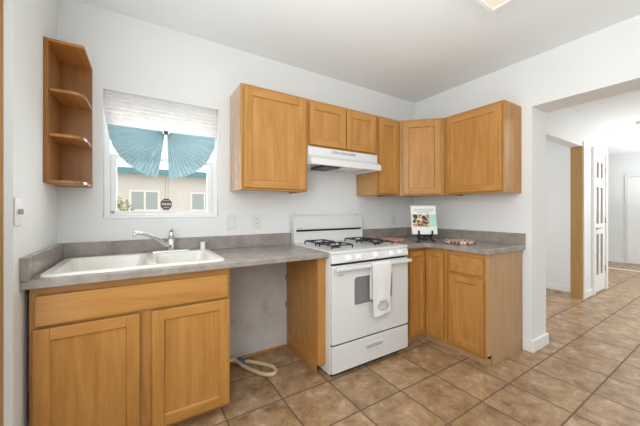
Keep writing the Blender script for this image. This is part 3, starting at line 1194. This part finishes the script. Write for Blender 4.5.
# towel over the handle
tw = MB()
nx, path = 10, []
for z in (0.52, 0.60, 0.68, 0.75, 0.792):
    path.append((-0.6925, z))
for k in range(7):
    a = PI * k / 6
    path.append((-0.708 + 0.0160 * math.cos(a), 0.797 + 0.018 * math.sin(a)))
for k in range(1, 12):
    path.append((-0.7240 - 0.003 * math.sin(k * 0.7), 0.797 - k * 0.0368))
grid = []
for k, (y, z) in enumerate(path):
    row = []
    fr_ = max(0, (k - 11) / 11)
    for j in range(nx + 1):
        t = j / nx
        xl = -1.352 + 0.012 * fr_
        xr = -1.150 - 0.012 * fr_
        yy = y - (0.003 * math.sin(t * 9 + k * 0.15) * (0.3 + fr_) if k > 11 else 0)
        zz2 = z + (0.018 * t * fr_ if k > 11 else 0)
        row.append(tw.bm.verts.new((xl + (xr - xl) * t, yy, zz2)))
    grid.append(row)
mi_ = tw.mi(M['towel'])
for k in range(len(grid) - 1):
    for j in range(nx):
        f = tw.bm.faces.new([grid[k][j], grid[k][j + 1], grid[k + 1][j + 1], grid[k + 1][j]])
        f.smooth = True
        f.material_index = mi_
two = empty('dish_towel', (-1.24, -0.711, 0.82), 0, 'white dish towel with grey embroidered crest hanging over the oven handle', 'towel', world=True)
cl = tw.build('cloth', two)
mm = cl.modifiers.new('thick', 'SOLIDIFY')
mm.thickness = 0.003
mm.offset = 0
mm = cl.modifiers.new('sub', 'SUBSURF')
mm.levels = mm.render_levels = 1
b = MB()
ex, ez, ey = -1.246, 0.480, -0.7330
def ell(rx, rz, n=22, wob=0.0):
    return [(ex + (rx + wob * math.cos(6 * 2 * PI * k / n)) * math.cos(2 * PI * k / n), ey, ez + (rz + wob * math.cos(6 * 2 * PI * k / n)) * math.sin(2 * PI * k / n)) for k in range(n)]
b.tube(ell(0.056, 0.032, 24, 0.004), 0.0022, M['thread'], 6, closed=True)
b.tube(ell(0.040, 0.020, 18), 0.0015, M['thread'], 6, closed=True)
for q in range(-2, 3):
    b.tube([(ex + q * 0.016, ey, ez + 0.030), (ex + q * 0.019, ey, ez + 0.046)], 0.0018, M['thread'], 6)
    b.tube([(ex + q * 0.016 - 0.005, ey, ez - 0.006), (ex + q * 0.016 + 0.005, ey, ez + 0.007)], 0.0014, M['thread'], 6)
b.build('embroidery', two)

# ------------------------------------------------------------------ corner shelf unit on the left wall
sh = empty('open_corner_shelf', (LW, 0, 1.36), 0, 'open wooden corner shelf unit hung left of the window', 'shelf', world=True)
b = MB()
sz0, sz1 = 1.360, 2.125
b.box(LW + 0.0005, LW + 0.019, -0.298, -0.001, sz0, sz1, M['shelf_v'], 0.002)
b.build('side_panel', sh)
b = MB()
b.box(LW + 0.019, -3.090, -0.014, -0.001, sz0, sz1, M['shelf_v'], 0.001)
b.build('back_panel', sh)
out = [(LW + 0.0192, -0.0145), (LW + 0.0192, -0.292), (-3.135, -0.292), (-3.105, -0.262), (-3.091, -0.0145)]
shelf_out = [(LW + 0.0192, -0.0145), (LW + 0.0192, -0.285), (-3.140, -0.285), (-3.117, -0.276), (-3.100, -0.252), (-3.092, -0.20), (-3.091, -0.0145)]
for z in (1.362, 1.612, 1.852):
    b = MB()
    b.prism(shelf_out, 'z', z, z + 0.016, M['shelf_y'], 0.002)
    b.build('shelf_board', sh)
b = MB()
b.prism([(LW + 0.0192, -0.0145), (LW + 0.0192, -0.297), (-3.091, -0.297), (-3.091, -0.0145)], 'z', 2.110, 2.125, M['shelf_y'], 0.001)
b.build('top_board', sh)

# ------------------------------------------------------------------ window shade, ornament
ps = empty('pleated_window_shade', (-2.677, 0.01, 1.78), 0, 'pleated paper window shade gathered into two teal fans above the sink', 'window shade', world=True)
b = MB()
sx0, sx1 = WX0 + 0.012, WX1 - 0.012
n = 8
zt, zb = WZ1 - 0.004, 1.782
prev = None
i = b.mi(M['shade'])
rows_ = []
for k in range(n * 2 + 1):
    z = zt + (zb - zt) * k / (2 * n)
    y = 0.020 if k % 2 else 0.006
    rows_.append((b.bm.verts.new((sx0, y, z)), b.bm.verts.new((sx1, y, z))))
for p, q in zip(rows_, rows_[1:]):
    f = b.bm.faces.new([p[0], p[1], q[1], q[0]])
    f.material_index = i
pan = b.build('shade_panel', ps)
mm = pan.modifiers.new('thick', 'SOLIDIFY')
mm.thickness = 0.0012
for sgn, a0, a1 in ((-1, 180, 262), (1, 0, -88)):
    b = MB()
    i = b.mi(M['fan'])
    cx, cz = (-2.676 + sgn * 0.006), 1.780
    NP = 17
    RR = 0.332
    pr = None
    for k in range(2 * NP + 1):
        a = R(a0 + (a1 - a0) * k / (2 * NP))
        dy = (1 if k % 2 else -1)
        row = []
        for rr in (0.018, 0.10, 0.20, RR):
            amp = 0.003 + 0.015 * rr / RR
            bulge = -0.004 + 0.006 * (rr / RR)
            row.append(b.bm.verts.new((cx + rr * math.cos(a), 0.004 + bulge + dy * amp, cz + rr * math.sin(a))))
        if pr:
            for u in range(3):
                f = b.bm.faces.new([pr[u], pr[u + 1], row[u + 1], row[u]])
                f.material_index = i
        pr = row
    fo = b.build('fan', ps)
    mm = fo.modifiers.new('thick', 'SOLIDIFY')
    mm.thickness = 0.001
b = MB()
b.box(-2.690, -2.662, -0.012, 0.016, 1.762, 1.786, M['plaque'], 0.004)
b.build('clip', ps)

orn = empty('hanging_plaque', (-2.673, 0.025, 1.26), 0, 'small dark octagonal plaque hanging on cords in the window', 'plaque', world=True)
b = MB()
oc = [( -2.673 + 0.039 * math.cos(R(22.5 + 45 * k)) * 1.0, 1.260 + 0.044 * math.sin(R(22.5 + 45 * k))) for k in range(8)]
b.prism(oc, 'y', 0.022, 0.030, M['plaque'], 0.002)
b.build('plate', orn)
b = MB()
b.box(-2.702, -2.644, 0.0205, 0.0222, 1.254, 1.268, M['plate'])
for k in range(5):
    b.box(-2.697 + k * 0.0105, -2.691 + k * 0.0105, 0.0200, 0.0206, 1.257, 1.265, M['plaque'])
b.box(-2.692, -2.654, 0.0205, 0.0222, 1.285, 1.288, M['plate'])
b.box(-2.692, -2.654, 0.0205, 0.0222, 1.235, 1.238, M['plate'])
b.build('lettering', orn)
b = MB()
b.tube([(-2.680, 0.026, 1.298), (-2.676, 0.024, 1.50), (-2.676, 0.020, 1.77)], 0.0015, M['grey'], 6)
b.tube([(-2.662, 0.026, 1.298), (-2.660, 0.024, 1.50), (-2.672, 0.020, 1.77)], 0.0015, M['grey'], 6)
b.build('cord', orn)

# ------------------------------------------------------------------ switches and outlets
def wall_plate(name, loc, rz, label, kind, group=None):
    e = empty(name, loc, rz, label, 'switch' if kind != 'outlet' else 'outlet', group)
    b = MB()
    b.box(-0.036, 0.036, -0.006, -0.0005, -0.058, 0.058, M['plate'], 0.003)
    b.build('cover_plate', e)
    if kind == 'outlet':
        for z in (-0.027, 0.012):
            b = MB()
            b.box(-0.017, 0.017, -0.0085, -0.006, z, z + 0.028, M['white_matte'], 0.002)
            b.box(-0.009, -0.006, -0.0092, -0.0086, z + 0.009, z + 0.020, M['slot'])
            b.box(0.005, 0.008, -0.0092, -0.0086, z + 0.009, z + 0.020, M['slot'])
            b.build('socket', e)
    elif kind == 'rocker':
        b = MB()
        b.box(-0.016, 0.016, -0.010, -0.006, -0.033, 0.033, M['white_matte'], 0.002)
        b.build('rocker', e)
    else:
        b = MB()
        b.box(-0.005, 0.005, -0.020, -0.006, -0.012, 0.010, M['grey'], 0.002)
        b.build('toggle', e)
    return e


wall_plate('light_switch', (-2.212, 0, 1.118), 0, 'white rocker switch under the large wall cabinet, nearest the window', 'rocker')
wall_plate('electrical_outlet', (-2.003, 0, 1.118), 0, 'white outlet on the back wall just left of the stove', 'outlet')
wall_plate('electrical_outlet', (-0.368, 0, 1.105), 0, 'white outlet on the back wall beside the cookbook', 'outlet')
wall_plate('light_switch', (LW, -0.668, 1.21), R(90), 'white toggle switch on the left wall by the doorway', 'toggle')

# ------------------------------------------------------------------ ceiling lamp, smoke detector
cl_ = empty('ceiling_light', (-1.26, -1.70, H), 0, 'square ceiling light with warm lens and white frame above the kitchen', 'ceiling light', world=True)
b = MB()
lx0, lx1, ly0, ly1 = -1.56, -0.958, -1.995, -1.392
for (a, c, d_, e) in [(lx0, lx1, ly0, ly0 + 0.025), (lx0, lx1, ly1 - 0.025, ly1), (lx0, lx0 + 0.025, ly0 + 0.025, ly1 - 0.025), (lx1 - 0.025, lx1, ly0 + 0.025, ly1 - 0.025)]:
    b.box(a, c, d_, e, 2.463, H - 0.0005, M['trim'], 0.003)
b.build('frame', cl_)
b = MB()
b.box(lx0 + 0.025, lx1 - 0.025, ly0 + 0.025, ly1 - 0.025, 2.468, 2.476, M['lens'])
b.build('lens', cl_)
b = MB()
b.lathe((0, 0, 0), [(0.05, -0.035), (0.06, -0.025), (0.065, -0.0005)], M['plate'], 20)
o = b.build('smoke_detector')
o.location = (3.42, -1.33, H)
tag(o, 'round smoke detector on the ceiling of the next room', 'smoke detector')

# ------------------------------------------------------------------ cookbook on its easel
EC, ER = (-0.545, -0.560, 0.914), R(-32.7)
ea = empty('book_easel', EC, ER, 'small black scrolled easel holding the cookbook on the corner counter', 'easel')
b = MB()
r = 0.0088
for sgn in (-1, 1):
    x = sgn * 0.062
    b.tube([(x * 1.35, -0.045, 0.0105), (x * 1.12, -0.052, 0.0088), (x * 1.0, -0.040, 0.018), (x, -0.018, 0.045), (x * 0.95, 0.0, 0.062), (x * 0.95, 0.022, 0.12), (x * 0.85, 0.040, 0.20)], r, M['black'], 8)
    b.tube([(x * 0.95, 0.002, 0.064), (x * 0.98, -0.022, 0.060), (x * 1.0, -0.042, 0.070), (x * 1.02, -0.046, 0.090), (x * 1.02, -0.043, 0.112)], r, M['black'], 8)
    b.tube([(x, -0.026, 0.036), (x * 0.7, -0.026, 0.046), (x * 0.45, -0.026, 0.030), (x * 0.2, -0.026, 0.022), (0, -0.026, 0.030)], r * 0.8, M['black'], 8)
b.tube([(-0.060, 0.0, 0.060), (0.060, 0.0, 0.060)], r, M['black'], 8)
b.tube([(-0.053, 0.04, 0.20), (0.053, 0.04, 0.20)], r, M['black'], 8)
b.build('front_frame', ea)
b = MB()
b.tube([(0, 0.042, 0.198), (0, 0.085, 0.10), (0, 0.120, 0.010)], r, M['black'], 8)
b.build('rear_leg', ea)
b = MB()
b.lathe((0, -0.027, 0.036), [(0.020, -0.003), (0.020, 0.003)], M['black'], 16, Matrix.Rotation(R(90), 3, 'X'))
b.build('medallion', ea)

bk = empty('cookbook', EC, ER, 'white and mint cookbook propped open face out on the black easel', 'book')
def lean(o):
    o.data.transform(Matrix.Translation((0, -0.028, 0.0765)) @ Matrix.Rotation(R(-12), 4, 'X'))
    return o
bw_, bh_ = 0.238, 0.276
b = MB()
b.box(-bw_ / 2, bw_ / 2, -0.002, 0.0, 0, bh_, M['paper'], 0.0008)
b.box(-bw_ / 2, bw_ / 2, 0.016, 0.018, 0, bh_, M['paper'], 0.0008)
b.box(-bw_ / 2, -bw_ / 2 + 0.002, 0, 0.016, 0, bh_, M['paper'])
lean(b.build('cover', bk))
b = MB()
b.box(-bw_ / 2 + 0.002, bw_ / 2 - 0.003, 0.0002, 0.0158, 0.003, bh_ - 0.003, M['towel'])
lean(b.build('pages', bk))
b = MB()
b.box(-bw_ / 2 + 0.012, 0.048, -0.0028, -0.0021, 0.072, 0.190, M['photo'])
lean(b.build('cover_picture', bk))
b = MB()
b.box(0.049, bw_ / 2 - 0.001, -0.0028, -0.0021, 0.072, 0.190, M['mint'])
lean(b.build('mint_panel', bk))
b = MB()
for z, xa, xb_ in ((0.238, -0.085, 0.095), (0.222, -0.095, 0.100), (0.206, -0.06, 0.06)):
    x = xa
    while x < xb_:
        wl = random.uniform(0.010, 0.028)
        b.box(x, min(x + wl, xb_), -0.0027, -0.0021, z, z + 0.007, M['grey'])
        x += wl + 0.008
lean(b.build('title_lines', bk))

# ------------------------------------------------------------------ woven mats on the right counter
def mat_disc(name, loc, rad, mat, label):
    b = MB()
    rings = 6
    for k in range(rings):
        rr = rad * (k + 0.75) / rings
        b.tube([(rr * math.cos(2 * PI * j / 36), rr * math.sin(2 * PI * j / 36), rad / rings * 0.55) for j in range(36)], rad / rings * 0.55, mat, 8, closed=True)
    o = b.build(name)
    o.location = loc
    o.scale = (1, 1, 1.1)
    return tag(o, label, 'trivet')


mat_disc('woven_trivet', (-0.352, -0.800, 0.9145), 0.128, M['woven'], 'red and white woven round trivet on the counter near the right end')
mat_disc('woven_trivet', (-0.735, -0.330, 0.9145), 0.118, M['woven2'], 'rust coloured round trivet beside the back of the stove, left of the cookbook')

# ------------------------------------------------------------------ hose on the floor
hs = empty('drain_hose', (-2.1, -0.2, 0), 0, 'cream hose looped on the floor and bound with blue tape', 'hose', world=True)
ctrl = [(-2.345, -0.05, 0.07), (-2.27, -0.045, 0.045), (-2.195, -0.07, 0.020), (-2.137, -0.095, 0.018), (-2.06, -0.17, 0.016), (-2.000, -0.25, 0.016), (-1.975, -0.31, 0.016), (-1.985, -0.365, 0.016), (-2.025, -0.380, 0.016), (-2.085, -0.328, 0.016), (-2.155, -0.185, 0.016), (-2.19, -0.105, 0.030), (-2.23, -0.08, 0.052), (-2.30, -0.11, 0.03), (-2.345, -0.13, 0.016)]
def spline(c, n=6):
    out_ = []
    for k in range(len(c) - 1):
        p0, p1, p2, p3 = [Vector(c[max(0, min(len(c) - 1, k + q))]) for q in (-1, 0, 1, 2)]
        for j in range(n):
            t = j / n
            out_.append(0.5 * ((2 * p1) + (p2 - p0) * t + (2 * p0 - 5 * p1 + 4 * p2 - p3) * t * t + (3 * p1 - p0 - 3 * p2 + p3) * t ** 3))
    out_.append(Vector(c[-1]))
    return out_
b = MB()
b.tube(spline(ctrl), 0.0145, M['hose'], 12)
b.build('tubing', hs)
b = MB()
b.tube([(-2.180, -0.082, 0.024), (-2.150, -0.120, 0.022)], [0.031, 0.031], M['blue'], 14)
o = b.build('tape', hs)

# ------------------------------------------------------------------ outside: neighbour's house and shrub
def K(x, z, y=7.0):
    k = (y + 2.3367) / 6.3367
    return (-2.8234 + k * (x + 2.8234), 1.2142 + k * (z - 1.2142))

nh = empty('neighboring_house', (-2.5, 7.0, -0.6), 0, 'beige stucco house with teal eave seen through the window', 'house', world=True)
b = MB()
b.box(-9, 5, 7.0, 9.5, -0.6, 2.40, M['stucco'])
b.build('outer_wall', nh)
b = MB()
b.box(-9.3, 5.3, 6.72, 6.78, 2.20, 2.345, M['teal'])
b.box(-9.3, 5.3, 6.78, 9.8, 2.30, 2.345, M['teal'])
b.build('eave', nh)
for (xa, xb_, za, zb_) in [(-3.02, -2.53, 1.20, 1.60), (-1.995, -1.45, 1.20, 1.59)]:
    (wx_0, wz_0), (wx_1, wz_1) = K(xa, za), K(xb_, zb_)
    b = MB()
    t = 0.055
    b.box(wx_0, wx_1, 6.95, 7.0, wz_0, wz_0 + t, M['house_trim'])
    b.box(wx_0, wx_1, 6.95, 7.0, wz_1 - t, wz_1, M['house_trim'])
    b.box(wx_0, wx_0 + t, 6.95, 7.0, wz_0 + t, wz_1 - t, M['house_trim'])
    b.box(wx_1 - t, wx_1, 6.95, 7.0, wz_0 + t, wz_1 - t, M['house_trim'])
    xm = (wx_0 + wx_1) / 2
    b.box(xm - 0.025, xm + 0.025, 6.95, 7.0, wz_0 + t, wz_1 - t, M['house_trim'])
    wo = b.build('window', nh)
    b = MB()
    b.box(wx_0 + t, wx_1 - t, 6.975, 6.99, wz_0 + t, wz_1 - t, M['pane_far'])
    b.build('pane', wo, off=nh['_w'])

sr = empty('shrub', (-3.45, 5.6, -0.6), 0, 'green shrub outside the window before the beige house', 'shrub', world=True)
b = MB()
for k in range(900):
    a, e, q = random.uniform(0, 2 * PI), random.uniform(-1, 1), random.random() ** 0.4
    s_ = math.sqrt(1 - e * e)
    p = Vector((-3.36 + 0.50 * q * s_ * math.cos(a), 5.6 + 0.45 * q * s_ * math.sin(a), 0.70 + 0.86 * q * e))
    u = Vector((random.uniform(-1, 1), random.uniform(-1, 1), random.uniform(-1, 1))).normalized()
    v = u.orthogonal().normalized()
    l_, w_ = random.uniform(0.05, 0.09), random.uniform(0.02, 0.035)
    b.quad([p - u * l_, p + v * w_, p + u * l_, p - v * w_], M['leaf'])
b.build('foliage', sr)
b = MB()
for k in range(5):
    a = 2 * PI * k / 5
    b.tube([(-3.5 + 0.03 * math.cos(a), 5.6 + 0.03 * math.sin(a), -0.6), (-3.5 + 0.2 * math.cos(a), 5.6 + 0.2 * math.sin(a), 0.3), (-3.5 + 0.3 * math.cos(a), 5.6 + 0.3 * math.sin(a), 0.9)], [0.03, 0.02, 0.008], M['dark_gap'], 7)
b.build('stems', sr)
b = MB()
b.box(-14, 9, 0.6, 14, -0.75, -0.6, M['stucco'])
o = b.build('ground_yard')
o['kind'] = 'structure'

for o in bpy.data.objects:
    if '_w' in o:
        del o['_w']
